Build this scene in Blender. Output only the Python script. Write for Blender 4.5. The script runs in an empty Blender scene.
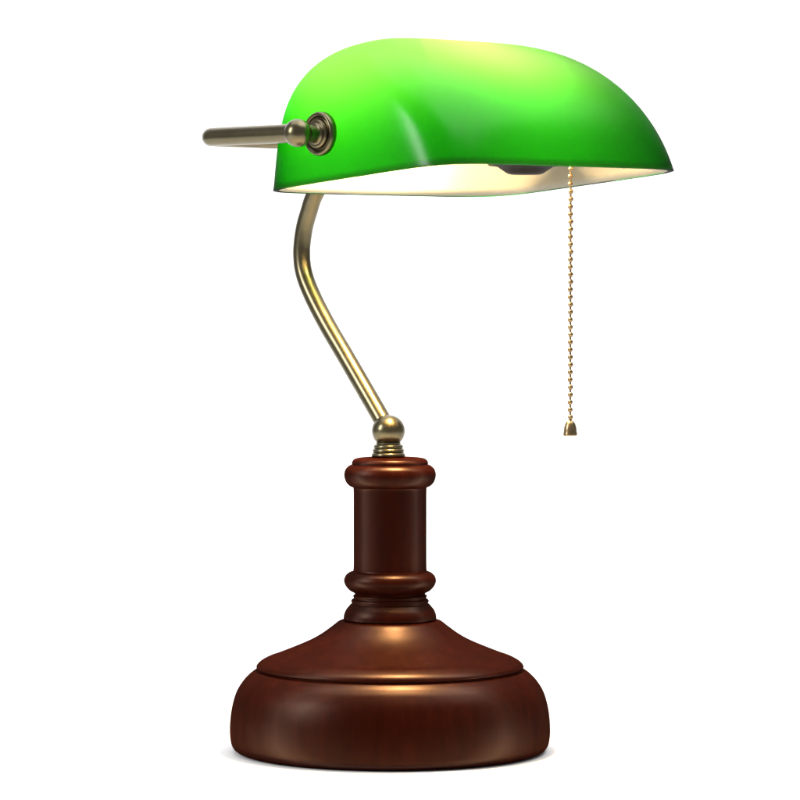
import bpy, bmesh, math
from mathutils import Vector, Matrix

U = 1.0 / 1770.0                      # modelling unit -> metres
sc = bpy.context.scene
col = sc.collection

# ------------------------------------------------------------------ materials
def new_mat(name):
    m = bpy.data.materials.new(name); m.use_nodes = True
    nt = m.node_tree; nt.nodes.clear()
    out = nt.nodes.new('ShaderNodeOutputMaterial')
    return m, nt, out

def N(nt, kind, **kw):
    n = nt.nodes.new(kind)
    for k, v in kw.items():
        if k.startswith('_'): setattr(n, k[1:], v)
        else: n.inputs[k.replace('__', ' ')].default_value = v
    return n

def wood_material():
    m, nt, out = new_mat('mahogany_stain')
    L = nt.links.new
    tc = N(nt, 'ShaderNodeTexCoord')
    mp = N(nt, 'ShaderNodeMapping'); mp.inputs['Scale'].default_value = (60, 60, 9)
    L(tc.outputs['Object'], mp.inputs['Vector'])
    n1 = N(nt, 'ShaderNodeTexNoise', Scale=2.2, Detail=7.0, Roughness=0.62, Distortion=0.6)
    L(mp.outputs['Vector'], n1.inputs['Vector'])
    mp2 = N(nt, 'ShaderNodeMapping'); mp2.inputs['Scale'].default_value = (420, 420, 30)
    L(tc.outputs['Object'], mp2.inputs['Vector'])
    n2 = N(nt, 'ShaderNodeTexNoise', Scale=1.0, Detail=3.0, Roughness=0.5)
    L(mp2.outputs['Vector'], n2.inputs['Vector'])
    n3 = N(nt, 'ShaderNodeTexNoise', Scale=22.0, Detail=3.0, Roughness=0.5)
    L(tc.outputs['Object'], n3.inputs['Vector'])
    cr = N(nt, 'ShaderNodeValToRGB')
    e = cr.color_ramp.elements
    e[0].position = 0.25; e[0].color = WOOD[0]
    e[1].position = 0.75; e[1].color = WOOD[2]
    x = e.new(0.52); x.color = WOOD[1]
    mix = N(nt, 'ShaderNodeMath', _operation='MULTIPLY_ADD'); mix.inputs[1].default_value = 0.14
    L(n2.outputs['Fac'], mix.inputs[0])
    m2 = N(nt, 'ShaderNodeMath', _operation='MULTIPLY_ADD'); m2.inputs[1].default_value = 0.55
    L(n1.outputs['Fac'], m2.inputs[0])
    m3 = N(nt, 'ShaderNodeMath', _operation='MULTIPLY'); m3.inputs[1].default_value = 0.31
    L(n3.outputs['Fac'], m3.inputs[0]); L(m3.outputs[0], m2.inputs[2])
    L(m2.outputs[0], mix.inputs[2])
    L(mix.outputs[0], cr.inputs['Fac'])
    rg = N(nt, 'ShaderNodeMapRange'); rg.inputs['To Min'].default_value = 0.33; rg.inputs['To Max'].default_value = 0.42
    L(n1.outputs['Fac'], rg.inputs['Value'])
    bp = N(nt, 'ShaderNodeBump', Strength=0.05, Distance=0.0006)
    L(n2.outputs['Fac'], bp.inputs['Height'])
    d = N(nt, 'ShaderNodeBsdfDiffuse'); L(cr.outputs['Color'], d.inputs['Color'])
    g = N(nt, 'ShaderNodeBsdfGlossy'); g.inputs['Color'].default_value = (1, 0.68, 0.54, 1)
    L(rg.outputs['Result'], g.inputs['Roughness'])
    L(bp.outputs['Normal'], d.inputs['Normal']); L(bp.outputs['Normal'], g.inputs['Normal'])
    lw = N(nt, 'ShaderNodeLayerWeight', Blend=0.5)          # satin varnish: weak when seen square on, never a mirror at the edge
    cv = N(nt, 'ShaderNodeValToRGB'); ce = cv.color_ramp.elements
    for k, (pos, v) in enumerate(VARNISH):
        e_ = ce[k] if k < 2 else ce.new(pos)
        e_.position = pos; e_.color = (v, v, v, 1)
    L(lw.outputs['Facing'], cv.inputs['Fac'])
    ms = N(nt, 'ShaderNodeMixShader'); L(cv.outputs['Color'], ms.inputs[0]); L(d.outputs[0], ms.inputs[1]); L(g.outputs[0], ms.inputs[2])
    L(ms.outputs[0], out.inputs['Surface'])
    return m

def brass_material(name, c0, c1, r0, r1, stretch=(90, 90, 90)):
    m, nt, out = new_mat(name); L = nt.links.new
    tc = N(nt, 'ShaderNodeTexCoord')
    mp = N(nt, 'ShaderNodeMapping'); mp.inputs['Scale'].default_value = stretch
    L(tc.outputs['Object'], mp.inputs['Vector'])
    n1 = N(nt, 'ShaderNodeTexNoise', Scale=1.0, Detail=5.0, Roughness=0.6)
    L(mp.outputs['Vector'], n1.inputs['Vector'])
    cr = N(nt, 'ShaderNodeValToRGB'); e = cr.color_ramp.elements
    e[0].position = 0.3; e[0].color = c0; e[1].position = 0.7; e[1].color = c1
    L(n1.outputs['Fac'], cr.inputs['Fac'])
    rg = N(nt, 'ShaderNodeMapRange'); rg.inputs['To Min'].default_value = r0; rg.inputs['To Max'].default_value = r1
    L(n1.outputs['Fac'], rg.inputs['Value'])
    p = N(nt, 'ShaderNodeBsdfPrincipled', Metallic=1.0)
    L(cr.outputs['Color'], p.inputs['Base Color']); L(rg.outputs['Result'], p.inputs['Roughness'])
    L(p.outputs[0], out.inputs['Surface'])
    return m

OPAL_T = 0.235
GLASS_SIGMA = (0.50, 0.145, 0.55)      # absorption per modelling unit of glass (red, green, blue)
def green_glass(name, sigma, rough, gl):
    """Cased glass: a polished skin of clear green glass, its colour only from absorption inside its modelled
    thickness, fused to a white opal inner face (faces whose 'opal' attribute is 1)."""
    m, nt, out = new_mat(name); L = nt.links.new
    t = N(nt, 'ShaderNodeBsdfRefraction', Roughness=0.0, IOR=1.45)
    g = N(nt, 'ShaderNodeBsdfGlossy', Roughness=rough); g.inputs['Color'].default_value = (1, 1, 1, 1)
    lw = N(nt, 'ShaderNodeLayerWeight', Blend=0.5)
    f = N(nt, 'ShaderNodeValToRGB'); ce = f.color_ramp.elements
    ce[0].color = (gl[0],) * 3 + (1,); ce[1].color = (gl[2],) * 3 + (1,)
    e_ = ce.new(0.7); e_.color = (gl[1],) * 3 + (1,)
    L(lw.outputs['Facing'], f.inputs['Fac'])
    b = N(nt, 'ShaderNodeMixShader'); L(f.outputs[0], b.inputs[0]); L(t.outputs[0], b.inputs[1]); L(g.outputs[0], b.inputs[2])
    od = N(nt, 'ShaderNodeBsdfDiffuse'); od.inputs['Color'].default_value = (0.52, 0.52, 0.50, 1)
    ot = N(nt, 'ShaderNodeBsdfTranslucent'); ot.inputs['Color'].default_value = (OPAL_T, OPAL_T, OPAL_T, 1)
    om = N(nt, 'ShaderNodeMixShader', Fac=0.5); L(ot.outputs[0], om.inputs[1]); L(od.outputs[0], om.inputs[2])
    at = N(nt, 'ShaderNodeAttribute'); at.attribute_name = 'opal'
    sel = N(nt, 'ShaderNodeMixShader'); L(at.outputs['Fac'], sel.inputs[0]); L(b.outputs[0], sel.inputs[1]); L(om.outputs[0], sel.inputs[2])
    L(sel.outputs[0], out.inputs['Surface'])
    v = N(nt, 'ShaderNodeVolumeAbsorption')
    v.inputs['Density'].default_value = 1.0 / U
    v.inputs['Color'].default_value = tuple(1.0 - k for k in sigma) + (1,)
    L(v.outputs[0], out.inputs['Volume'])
    return m

def plain(name, c, rough, spec=0.5):
    m, nt, out = new_mat(name)
    p = N(nt, 'ShaderNodeBsdfPrincipled', Roughness=rough); p.inputs['Base Color'].default_value = c
    p.inputs['Specular IOR Level'].default_value = spec
    tc = N(nt, 'ShaderNodeTexCoord')
    n = N(nt, 'ShaderNodeTexNoise', Scale=160.0, Detail=3.0); nt.links.new(tc.outputs['Object'], n.inputs['Vector'])
    bp = N(nt, 'ShaderNodeBump', Strength=0.03, Distance=0.0003); nt.links.new(n.outputs['Fac'], bp.inputs['Height'])
    nt.links.new(bp.outputs['Normal'], p.inputs['Normal'])
    nt.links.new(p.outputs[0], out.inputs['Surface'])
    return m

WOOD = ((0.009, 0.0014, 0.0007, 1), (0.0185, 0.0026, 0.0011, 1), (0.032, 0.0047, 0.0017, 1))
VARNISH = ((0.0, 0.004), (1.0, 0.008), (0.16, 0.013), (0.30, 0.044), (0.42, 0.020), (0.60, 0.009))
M_wood = wood_material()
M_brass = brass_material('antique_brass', (0.138, 0.119, 0.070, 1), (0.168, 0.145, 0.086, 1), 0.27, 0.30)
M_chain = brass_material('chain_brass', (0.25, 0.175, 0.095, 1), (0.34, 0.25, 0.14, 1), 0.26, 0.34)
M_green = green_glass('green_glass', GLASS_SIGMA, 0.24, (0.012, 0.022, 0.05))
M_black = plain('black_bakelite', (0.008, 0.0065, 0.006, 1), 0.6, 0.08)
M_plastic = plain('white_bulb_plastic', (0.6, 0.6, 0.58, 1), 0.5, 0.3)
M_paper = plain('white_paper', (0.94, 0.94, 0.94, 1), 0.9, 0.1)

m, nt, out = new_mat('lit_bulb')
BULB = 900.0
em = N(nt, 'ShaderNodeEmission', Strength=BULB); em.inputs['Color'].default_value = (1.0, 0.68, 0.31, 1)
nt.links.new(em.outputs[0], out.inputs['Surface'])
M_bulb = m

# ------------------------------------------------------------------ mesh helpers
def link(name, verts, faces, mat, parent=None, sharp=40, origin=None):
    """verts in world modelling units; becomes one mesh object."""
    o0 = Vector(origin) if origin is not None else Vector((0, 0, 0))
    me = bpy.data.meshes.new(name)
    me.from_pydata([(Vector(v) - o0) * U for v in verts], [], faces)
    me.validate(); me.update()
    bm = bmesh.new(); bm.from_mesh(me)
    bmesh.ops.recalc_face_normals(bm, faces=bm.faces)
    bm.to_mesh(me); bm.free()
    me.polygons.foreach_set('use_smooth', [True] * len(me.polygons))
    me.set_sharp_from_angle(angle=math.radians(sharp))
    me.materials.append(mat)
    ob = bpy.data.objects.new(name, me); col.objects.link(ob)
    ob.location = o0 * U
    if parent is not None:
        ob.parent = parent
        ob.location = (o0 * U) - WORLD[parent.name]
    WORLD[ob.name] = o0 * U
    return ob
WORLD = {}

def spline(pts, n=6):
    """Catmull-Rom through 2D/3D points."""
    P = [Vector(p) for p in pts]; out = []
    for i in range(len(P) - 1):
        p0 = P[i - 1] if i else P[0] * 2 - P[1]
        p1, p2 = P[i], P[i + 1]
        p3 = P[i + 2] if i + 2 < len(P) else P[-1] * 2 - P[-2]
        for k in range(n):
            t = k / n
            out.append(0.5 * ((2 * p1) + (p2 - p0) * t + (2 * p0 - 5 * p1 + 4 * p2 - p3) * t * t + (3 * p1 - p0 - 3 * p2 + p3) * t ** 3))
    out.append(P[-1]); return out

def frame_of(d):
    d = d.normalized()
    a = Vector((0, 0, 1)) if abs(d.z) < 0.95 else Vector((1, 0, 0))
    x = d.cross(a).normalized(); y = x.cross(d).normalized()
    return x, y

def lathe(profile, centre, axis=Vector((0, 0, 1)), seg=96):
    """profile: list of (radius, height along the axis)."""
    c = Vector(centre); x, y = frame_of(axis); ax = axis.normalized()
    V, F = [], []
    prev = None
    for (r, h) in profile:
        if r < 1e-6:
            V.append(c + ax * h); cur = [len(V) - 1]
        else:
            s = len(V)
            for k in range(seg):
                t = 2 * math.pi * k / seg
                V.append(c + ax * h + x * (r * math.cos(t)) + y * (r * math.sin(t)))
            cur = list(range(s, s + seg))
        if prev is not None:
            if len(prev) == 1 and len(cur) > 1:
                F += [(prev[0], cur[k], cur[(k + 1) % seg]) for k in range(seg)]
            elif len(cur) == 1 and len(prev) > 1:
                F += [(prev[k], cur[0], prev[(k + 1) % seg]) for k in range(seg)]
            elif len(cur) > 1:
                F += [(prev[k], prev[(k + 1) % seg], cur[(k + 1) % seg], cur[k]) for k in range(seg)]
        prev = cur
    return V, F

def merge(*parts):
    V, F = [], []
    for v, f in parts:
        s = len(V); V += list(v); F += [tuple(i + s for i in q) for q in f]
    return V, F

def tube(path, r, seg=32, caps='round'):
    P = [Vector(p) for p in path]
    T = [(P[min(i + 1, len(P) - 1)] - P[max(i - 1, 0)]).normalized() for i in range(len(P))]
    x, y = frame_of(T[0]); V, F = [], []
    rings = []
    st = []
    if caps == 'round':
        for k in range(5, 0, -1):
            a = k / 5 * math.pi / 2 * 0.98
            st.append((P[0] - T[0] * (r * math.sin(a)), T[0], r * math.cos(a)))
    st += [(P[i], T[i], r) for i in range(len(P))]
    if caps == 'round':
        for k in range(1, 6):
            a = k / 5 * math.pi / 2 * 0.98
            st.append((P[-1] + T[-1] * (r * math.sin(a)), T[-1], r * math.cos(a)))
    for (p, t, rr) in st:
        x = (x - t * x.dot(t)).normalized(); y = t.cross(x)
        s = len(V)
        for k in range(seg):
            a = 2 * math.pi * k / seg
            V.append(p + x * (rr * math.cos(a)) + y * (rr * math.sin(a)))
        rings.append(s)
    for a, b in zip(rings, rings[1:]):
        F += [(a + k, a + (k + 1) % seg, b + (k + 1) % seg, b + k) for k in range(seg)]
    F.append(tuple(range(rings[0], rings[0] + seg))); F.append(tuple(range(rings[-1], rings[-1] + seg)))
    return V, F

# ------------------------------------------------------------------ the lamp
TH = 0.745
Ax = Vector((math.cos(TH), math.sin(TH), 0)); Fw = Vector((math.sin(TH), -math.cos(TH), 0)); Zv = Vector((0, 0, 1))

lamp = bpy.data.objects.new('desk_lamp', None); col.objects.link(lamp)
lamp.empty_display_size = 0.05
lamp['label'] = "lit banker's desk lamp with green glass shade, brass arm and round dark wood base"
lamp['category'] = 'desk lamp'
WORLD[lamp.name] = Vector((0, 0, 0))

Y0 = 752.0
def prof(pts, n=5): return [(p[0], p[1]) for p in spline([(r, Y0 - y) for r, y in pts], n)]

# base: a wide turned foot with a lipped step
body = [(0.0, 0.0), (140, 0.0), (149, 0.4)]
body += prof([(151.5, 751.2), (156.5, 748.5), (159.6, 742), (160.6, 729), (158.9, 710), (154.2, 693), (147.5, 682), (141.8, 675.8), (138.2, 672.8), (135.6, 671.0)])
body += prof([(134.6, 670.5), (133.0, 670.2), (132.2, 669.6), (132.5, 669.0)], 3)
body += prof([(133.0, 668.6), (133.9, 667.4), (133.5, 665.7), (131.4, 663.3), (127.8, 660.8), (122.0, 658.0), (114, 655.2), (96, 648), (81, 641.4), (69, 634.6), (58, 626.6), (51.8, 621.8), (48.6, 620.9)])
body += [(46.8, 620.8 and Y0 - 620.9), (40, Y0 - 620.8), (0, Y0 - 620.8)]
base = link('base', *lathe(body, (0, 0, 0), seg=160), M_wood, lamp)

# column: collar, bead, shaft, top ring
colp = [(0, Y0 - 620.4), (45.5, Y0 - 620.4), (46.4, Y0 - 619.6)]
colp += prof([(46.6, 619), (46.0, 614.5), (44.0, 610), (41.2, 606.5), (39.4, 604.4)])
colp += prof([(38.4, 604.2), (38.3, 603.0), (39.0, 601.6), (38.4, 600.0), (37.2, 599.2)], 3)
colp += prof([(36.6, 599.0), (36.4, 597.8), (37.0, 596.8), (36.6, 595.6), (35.6, 595.0)], 3)
colp += prof([(35.0, 594.4), (36.2, 593.0), (40.5, 590.6), (44.4, 586.2), (46.2, 581), (44.6, 576.0), (41.0, 572.8), (38.2, 571.8)])
colp += prof([(37.2, 571.4), (36.7, 569.5), (36.5, 560), (36.5, 530), (36.5, 500), (36.6, 489.5), (37.0, 487.6)], 3)
colp += prof([(37.6, 487.2), (41.0, 485.6), (44.4, 481.4), (46.0, 475), (44.6, 469.4), (41.4, 466.0), (38.6, 464.6)])
colp += prof([(38.0, 464.4), (38.2, 463.2), (38.0, 461.8), (36.2, 459.4), (33, 458.2), (29, 457.7), (24, 457.5)], 4)
colp += [(0, Y0 - 457.4)]
column = link('column', *lathe(colp, (0, 0, 0), seg=128), M_wood, lamp)

# brass fitting on the column: ringed collar and swivel ball
bx = -1.6
fit = [(0, Y0 - 457.2), (15.6, Y0 - 457.2)]
fit += prof([(16.0, 457.1), (17.0, 455.6), (16.6, 453.6), (15.3, 452.6)], 4)
fit += prof([(15.0, 452.5), (15.9, 451.2), (15.6, 449.4), (14.4, 448.4)], 4)
fit += prof([(14.2, 448.3), (14.9, 447.0), (14.5, 445.4), (13.2, 444.4)], 4)
fit += [(12.4, Y0 - 444.0), (12.4, Y0 - 442.6), (0, Y0 - 442.6)]
collar = link('ringed_collar', *lathe(fit, (bx, 0, 0), seg=64), M_brass, lamp)
bz = Y0 - 431.0
ballp = []
for k in range(0, 33):
    a = -math.pi / 2 * 0.80 + (math.pi / 2 * 0.80 + math.pi / 2) * k / 32
    ballp.append((max(0.0, 16.7 * math.cos(a)), 16.7 * 0.97 * math.sin(a)))
ballp = [(0, ballp[0][1] - 0.01)] + ballp; ballp[-1] = (0, 16.7 * 0.97)
ball = link('swivel_ball', *lathe(ballp, (bx, 0, bz), seg=64), M_brass, lamp)

# --- shade
S = dict(A=166.03, B=138.16, n=7.15, f0=-45.0, H=141.2, p1=3.085, q1=4.337, pf=1.535, qf=2.218, pb=5.629, qb=2.173, tilt=0.083)
C0 = Vector((82.39, -83.0, 568.69))
def spow(v, e): return math.copysign(abs(v) ** e, v)
def se(t, p, q): return max(0.0, 1 - t ** p) ** (1 / q)
ct, st = math.cos(S['tilt']), math.sin(S['tilt'])
def shade_pt(u, t, inset=0.0):
    A, B, H = S['A'] - inset, S['B'] - inset, S['H'] - inset
    nn = S['n'] + (2.9 - S['n']) * t ** 0.7
    ra = A * spow(math.cos(u), 2 / nn); rf = B * spow(math.sin(u), 2 / nn)
    a = ra * se(t, S['p1'], S['q1'])
    s = se(t, S['pf'], S['qf']) if rf > S['f0'] else se(t, S['pb'], S['qb'])
    f = S['f0'] + (rf - S['f0']) * s; h = H * t
    return C0 + Ax * a + Fw * (f * ct - h * st) + Zv * (f * st + h * ct)
# parameter values round the rim, evenly spaced along its length
def even_u(n):
    M = 7200; us = [2 * math.pi * k / M for k in range(M + 1)]
    ps = [shade_pt(u, 0) for u in us]; acc = [0]
    for a, b in zip(ps, ps[1:]): acc.append(acc[-1] + (b - a).length)
    res, j = [], 0
    for k in range(n):
        s = acc[-1] * k / n
        while acc[j + 1] < s: j += 1
        w = (s - acc[j]) / max(1e-9, acc[j + 1] - acc[j]); res.append(us[j] + (us[j + 1] - us[j]) * w)
    return res
US = even_u(240)
TS = [0, 0.003, 0.006, 0.01, 0.015, 0.02, 0.03, 0.04, 0.05] + [k / 40 * 0.8 for k in range(3, 40)] + [0.8 + 0.2 * (1 - (1 - k / 48) ** 2.6) for k in range(48)] + [0.99995]
def shell(inset_of):
    V, F = [], []
    n = len(US)
    for t in TS:
        for u in US: V.append(shade_pt(u, t, inset_of(t)))
    for i in range(len(TS) - 1):
        for k in range(n): F.append((i * n + k, i * n + (k + 1) % n, (i + 1) * n + (k + 1) % n, (i + 1) * n + k))
    top = len(TS) - 1
    F.append(tuple(top * n + k for k in range(n)))
    return V, F
V, F = shell(lambda t: 0.0)
n = len(US)
def thick(t):                         # thicker towards the rim: the glow's downward falloff is built into the shape
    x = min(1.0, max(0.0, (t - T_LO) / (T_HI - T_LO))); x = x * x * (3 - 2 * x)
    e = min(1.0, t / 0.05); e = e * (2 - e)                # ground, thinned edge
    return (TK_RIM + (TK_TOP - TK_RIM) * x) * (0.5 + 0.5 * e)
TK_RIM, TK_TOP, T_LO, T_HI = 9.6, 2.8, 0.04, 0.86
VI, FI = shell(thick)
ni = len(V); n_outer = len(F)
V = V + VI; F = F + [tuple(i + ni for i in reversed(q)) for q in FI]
# rounded lip joining the two walls at the rim
prev = list(range(n))
for k in range(1, 6):
    a = math.pi * k / 6
    s = len(V)
    for i, u in enumerate(US):
        o = shade_pt(u, 0, 0); q = shade_pt(u, 0, thick(0)); mid = (o + q) / 2
        V.append(mid + (o - mid) * math.cos(a) - Zv * (0.8 * math.sin(a)))
    cur = list(range(s, s + n))
    F += [(prev[j], prev[(j + 1) % n], cur[(j + 1) % n], cur[j]) for j in range(n)]
    prev = cur
F += [(prev[j], prev[(j + 1) % n], ni + (j + 1) % n, ni + j) for j in range(n)]
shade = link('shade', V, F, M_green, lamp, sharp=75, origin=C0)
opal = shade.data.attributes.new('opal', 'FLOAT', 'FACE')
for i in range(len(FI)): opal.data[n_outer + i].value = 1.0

# --- pivots, yoke and pole
PIV = (-1.0, -31.0, 57.0)             # pivot axis: a is +-, then f, h in the shade's own frame (tilted)
def local(a, f, h): return C0 + Ax * a + Fw * (f * ct - h * st) + Zv * (f * st + h * ct)
pivC = local(0, -34.0, 45.0)
# the end cap there
def cap_a(): 
    t = 45.0 / S['H']; return S['A'] * se(t, S['p1'], S['q1'])
capa = cap_a()
ARM_OUT = 30.0
endL = pivC - Ax * (capa + ARM_OUT); endR = pivC + Ax * (capa + ARM_OUT)
R_T = 9.0
ROD = 135.0
def pivot(sign):
    ax = Ax * sign; c = pivC + ax * capa
    fl = [(0, -3.0), (19.4, -3.0)]
    fl += prof_h([(20.6, -1.6), (21.2, 1.2), (20.9, 4.2), (19.6, 6.2), (18.0, 6.4), (16.8, 5.4)])
    fl += prof_h([(16.2, 4.0), (15.2, 3.4), (14.4, 4.0), (13.9, 6.5), (12.6, 8.2), (10.8, 8.4)])
    fl += prof_h([(10.2, 8.6), (9.2, 10.0), (8.6, 13.0), (8.2, 20.0)])
    fl += [(0, 20.0)]
    f = link('pivot_flange', *lathe(fl, c, ax, seg=64), M_brass, lamp, origin=c)
    e = pivC + ax * (capa + ARM_OUT)
    bp = [(0, -13.4)] + [(13.4 * math.cos(a), 13.4 * math.sin(a)) for a in [(-math.pi / 2) + math.pi * k / 24 for k in range(1, 24)]] + [(0, 13.4)]
    link('ball_joint', *lathe(bp, e, ax, seg=48), M_brass, lamp, origin=e)
def prof_h(pts, n=4): return [(p[0], p[1]) for p in spline(pts, n)]
pivot(-1); pivot(1)
# the yoke: one bent tube, ball - elbow - back bar - elbow - ball
RB = 12.0
cornL = endL - Fw * ROD; cornR = endR - Fw * ROD
def elbow(c, d_in, d_out, n=8):
    a, b = c - d_in * RB, c + d_out * RB; out = []
    for k in range(n + 1):
        t = k / n; out.append(a * (1 - t) ** 2 + c * 2 * t * (1 - t) + b * t * t)
    return out
path = [endL] + [endL - Fw * (ROD - RB) * k / 6 for k in range(1, 6)] + elbow(cornL, -Fw, Ax) \
    + [cornL.lerp(cornR, k / 10) for k in range(1, 10)] + elbow(cornR, Ax, Fw) + [endR - Fw * (ROD - RB) * k / 6 for k in range(5, 0, -1)] + [endR]
yoke = link('yoke', *tube(path, R_T, 40, 'flat'), M_brass, lamp, sharp=60)
mid = (cornL + cornR) / 2
# the pole bends back from the swivel ball, then forward to the middle of the yoke; it stays in one vertical plane
b0 = Vector((bx, 0, bz))
def px(X, Yp, y):                      # point seen at (X, Yp) whose depth is y
    d = 3540.0 + y
    return Vector((10 + (X - 400) * d / 3540.0, y, 472.0 - (Yp - 280) * d / 3540.0))
def on_plane(X, Yp):
    # plane through b0 and mid, vertical
    d = (mid - b0); d.z = 0
    y = 0.0
    for _ in range(30):
        p = px(X, Yp, y)
        k = (p.x - b0.x) / Fw.x if True else 0
        y = b0.y + k * Fw.y
    return px(X, Yp, y)
seen = [on_plane(*q) for q in [(379.5, 415), (364.5, 389), (346, 357), (327.3, 325), (312.5, 296), (304.0, 273), (301.8, 252), (304.2, 230), (309, 212), (315.5, 194)]]
seen = [b0 + (seen[0] - b0) * 0.3] + seen
mz = mid - Zv * 8
print('MID', mid, 'b0', b0, 'last', seen[-1])
side = (mid - b0).dot(Ax)
seen += [seen[-1].lerp(mid, 0.42) + Vector((0, 0, 5)), mid]
polep = spline(seen, 8)
pole = link('pole', *tube(polep, 9.0, 40, 'flat'), M_brass, lamp, sharp=60)
tj = [(0, -15), (11.6, -15), (12.4, -14), (12.4, 14), (11.6, 15), (0, 15)]
link('tee_joint', *lathe(tj, mid, Ax, seg=48), M_brass, lamp, origin=mid)

# --- socket, bulb and pull chain, carried by the right hand pivot
def ax_pt(a, f=0, h=0): return pivC + Ax * a + Fw * f + Zv * h
TILT = math.radians(18)                # the bulb leans up towards the crown of the shade
Dx = Ax * math.cos(TILT) - Zv * math.sin(TILT)
s0 = ax_pt(-6, 4, 46)
sk = [(0, 149), (18, 149), (22, 146), (23, 138), (23, 96), (25, 94), (25, 88), (22, 86), (21, 78), (22, 75), (22, 70), (20, 66), (15, 65), (0, 65)]
socket = link('bulb_socket', *lathe(sk, s0, Dx, seg=64), M_black, lamp, origin=s0, sharp=35)
# bracket from the right hand pivot: a nipple through the glass and a round ear behind the socket
p0 = ax_pt(0)
nip = [(0, 149), (6, 149), (6, capa + 2), (0, capa + 2)]
ear = [(0, 138), (14, 138), (16, 140), (16, 149), (14, 151), (0, 151)]
link('socket_bracket', *merge(lathe(nip, p0, Ax, seg=32), lathe(ear, p0, Ax, seg=32)), M_brass, socket, origin=p0)
# round switch housing under the socket
hc = ax_pt(103, 4, -37)
hp = [(0, 3.6), (14, 3.6), (18, 4.6), (23, 8), (28, 11.4), (36, 12.4), (37.5, 13.2), (37.5, 15), (36, 15.6), (24, 16), (22, 20), (20, 50), (0, 50)]
link('switch_housing', *lathe(hp, hc, Zv, seg=64), M_black, socket, origin=hc, sharp=35)
bb = [(0, 66), (14, 66), (15, 58)] + [(p[0], p[1]) for p in spline([(16, 56), (19, 46), (23, 35), (26.4, 25), (27.4, 21.5)], 5)] + [(0, 21.5)]
bulb = link('bulb', *lathe(bb, s0, Dx, seg=64), M_plastic, lamp, origin=s0, sharp=50)
dm = [(p[0], p[1]) for p in spline([(27, 21.3), (29.6, 10), (30, 0), (28, -12), (22, -24), (12, -32), (5, -34.5), (0, -35)], 6)]
dm = [(0, 21.3)] + dm; dm[-1] = (0, -35)
link('bulb_dome', *lathe(dm, s0, Dx, seg=64), M_bulb, bulb, origin=s0)

ch = px(570.3, 300, -83 + 20 - 10)
chx, chy = ch.x, ch.y
def zat(Yp): return px(570, Yp, chy).z
ztop, zbot = zat(158), zat(421)
parts = []
nb = 35; zb = [ztop + (zbot - ztop) * (k + 0.5) / nb for k in range(nb)]
rb = 2.6
sph = [(0, -rb * 1.06)] + [(rb * math.cos(a), rb * 1.06 * math.sin(a)) for a in [(-math.pi / 2) + math.pi * k / 10 for k in range(1, 10)]] + [(0, rb * 1.06)]
for k, z in enumerate(zb):
    sw = math.sin(k * 1.7) * 0.25
    parts.append(lathe(sph, (chx + sw, chy, z), seg=16))
parts.append(lathe([(0, zbot - 4), (1.0, zbot - 4), (1.0, ztop + 12), (0, ztop + 12)], (chx, chy, 0), seg=10))
co = Vector((chx, chy, ztop))
chain = link('pull_chain', *merge(*parts), M_chain, lamp, origin=co, sharp=60)
zt = zat(421)
bell = [(0, 1.2), (1.4, 1.1)] + prof_h([(2.0, 0.8), (4.0, -1.0), (5.4, -3.8), (6.3, -7.4), (6.6, -10.5), (6.9, -12.6), (7.0, -13.6)]) + [(6.6, -14.4), (5.8, -14.4), (5.4, -12.5), (0, -11)]
link('pull_knob', *lathe([(r, h) for r, h in bell], (chx, chy, zt), seg=40), M_chain, chain, origin=(chx, chy, zt), sharp=50)
# switch arm the chain hangs from: a short horn on the socket
hs_ = hc + Zv * 34; he = Vector((chx, chy, ztop + 12))
link('switch_horn', *tube([hs_, hs_.lerp(he, 0.5) + Zv * 4, he], 4.0, 20, 'round'), M_black, socket, origin=hs_)

# ------------------------------------------------------------------ white seamless paper: table level curving up behind
X0, X1 = -2600, 2600
sweep = [(-1500, 0)]
yb, rc, zt_ = 1500, 700, 3000
sweep += [(yb * k / 8, 0) for k in range(0, 8)]
sweep += [(yb + rc * math.sin(a), rc - rc * math.cos(a)) for a in [math.pi / 2 * k / 20 for k in range(21)]]
sweep += [(yb + rc, zt_)]
V, F = [], []
for (y, z) in sweep:
    V += [(X0, y, z), (X1, y, z)]
for i in range(len(sweep) - 1): F.append((2 * i, 2 * i + 1, 2 * i + 3, 2 * i + 2))
bd = link('backdrop', V, F, M_paper, None, sharp=60)
bd['kind'] = 'structure'

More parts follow.
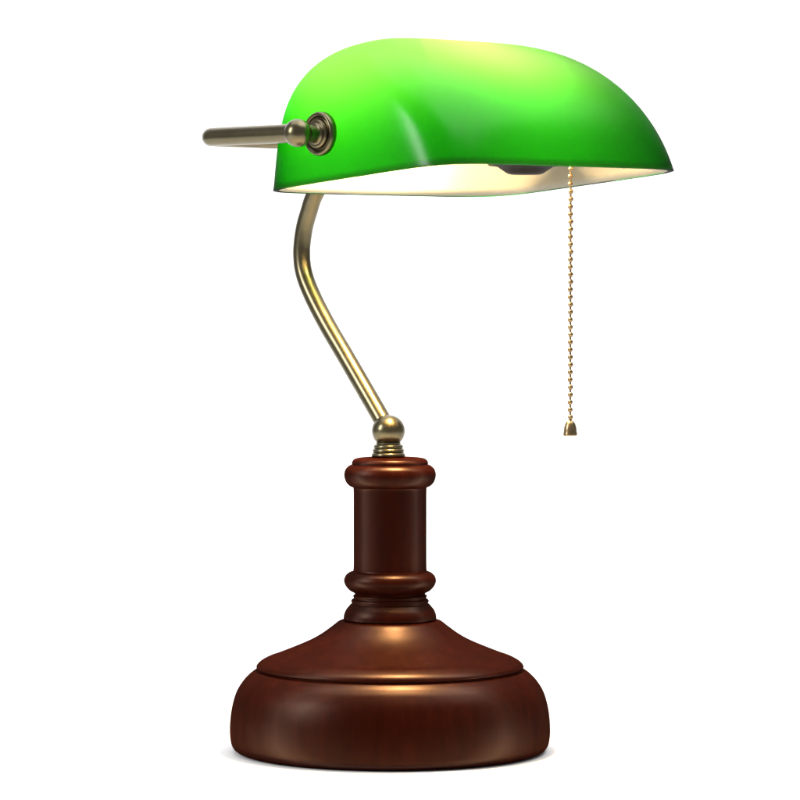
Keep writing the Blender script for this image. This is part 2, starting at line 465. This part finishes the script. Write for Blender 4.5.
# ------------------------------------------------------------------ light
w = bpy.data.worlds.new('World'); sc.world = w; w.use_nodes = True
w.node_tree.nodes['Background'].inputs['Color'].default_value = (1, 1, 1, 1)
w.node_tree.nodes['Background'].inputs['Strength'].default_value = 0.27

def area(name, loc, target, sx, sy, power, color=(1, 1, 1)):
    d = bpy.data.lights.new(name, 'AREA'); d.shape = 'RECTANGLE'; d.size = sx; d.size_y = sy
    d.energy = power; d.color = color
    o = bpy.data.objects.new(name, d); col.objects.link(o)
    o.location = loc
    o.rotation_euler = (Vector(target) - Vector(loc)).to_track_quat('-Z', 'Y').to_euler()
    return o
area('left_softbox', (-1.10, -0.56, 0.74), (0, -0.05, 0.1), 0.26, 0.62, 10.5)
area('right_softbox', (0.62, 0.05, 1.6), (0.05, 0, 0.0), 1.4, 1.2, 9)
area('overhead_softbox', (0.1, 0.2, 1.85), (0, 0.0, 0.0), 2.4, 1.8, 29)
area('backdrop_fill', (0.0, 0.45, 2.0), (0.0, 1.5, 0.45), 2.4, 0.6, 10).data.spread = math.radians(88)  # added unseen light that keeps the backdrop white

# ------------------------------------------------------------------ camera
cam = bpy.data.cameras.new('camera'); co_ = bpy.data.objects.new('camera', cam); col.objects.link(co_)
pitch = math.atan(120 / 3540.0)
co_.location = (10 * U, -3540 * U, 472 * U)
co_.rotation_euler = (math.pi / 2 - pitch, 0, 0)
cam.sensor_width = 36.0
cam.lens = 36.0 * (3540.0 / math.cos(pitch)) / 800.0
cam.clip_start = 0.05; cam.clip_end = 50
sc.camera = co_

# ------------------------------------------------------------------ render settings
sc.render.engine = 'CYCLES'
sc.cycles.use_denoising = True
sc.cycles.transparent_max_bounces = 24; sc.cycles.max_bounces = 14; sc.cycles.diffuse_bounces = 8; sc.cycles.transmission_bounces = 10; sc.cycles.glossy_bounces = 6
sc.cycles.sample_clamp_indirect = 6.0
sc.view_settings.view_transform = 'Standard'; sc.view_settings.look = 'None'
sc.view_settings.exposure = 0.0; sc.view_settings.gamma = 1.0; sc.view_settings.use_curve_mapping = False
sc.render.film_transparent = False
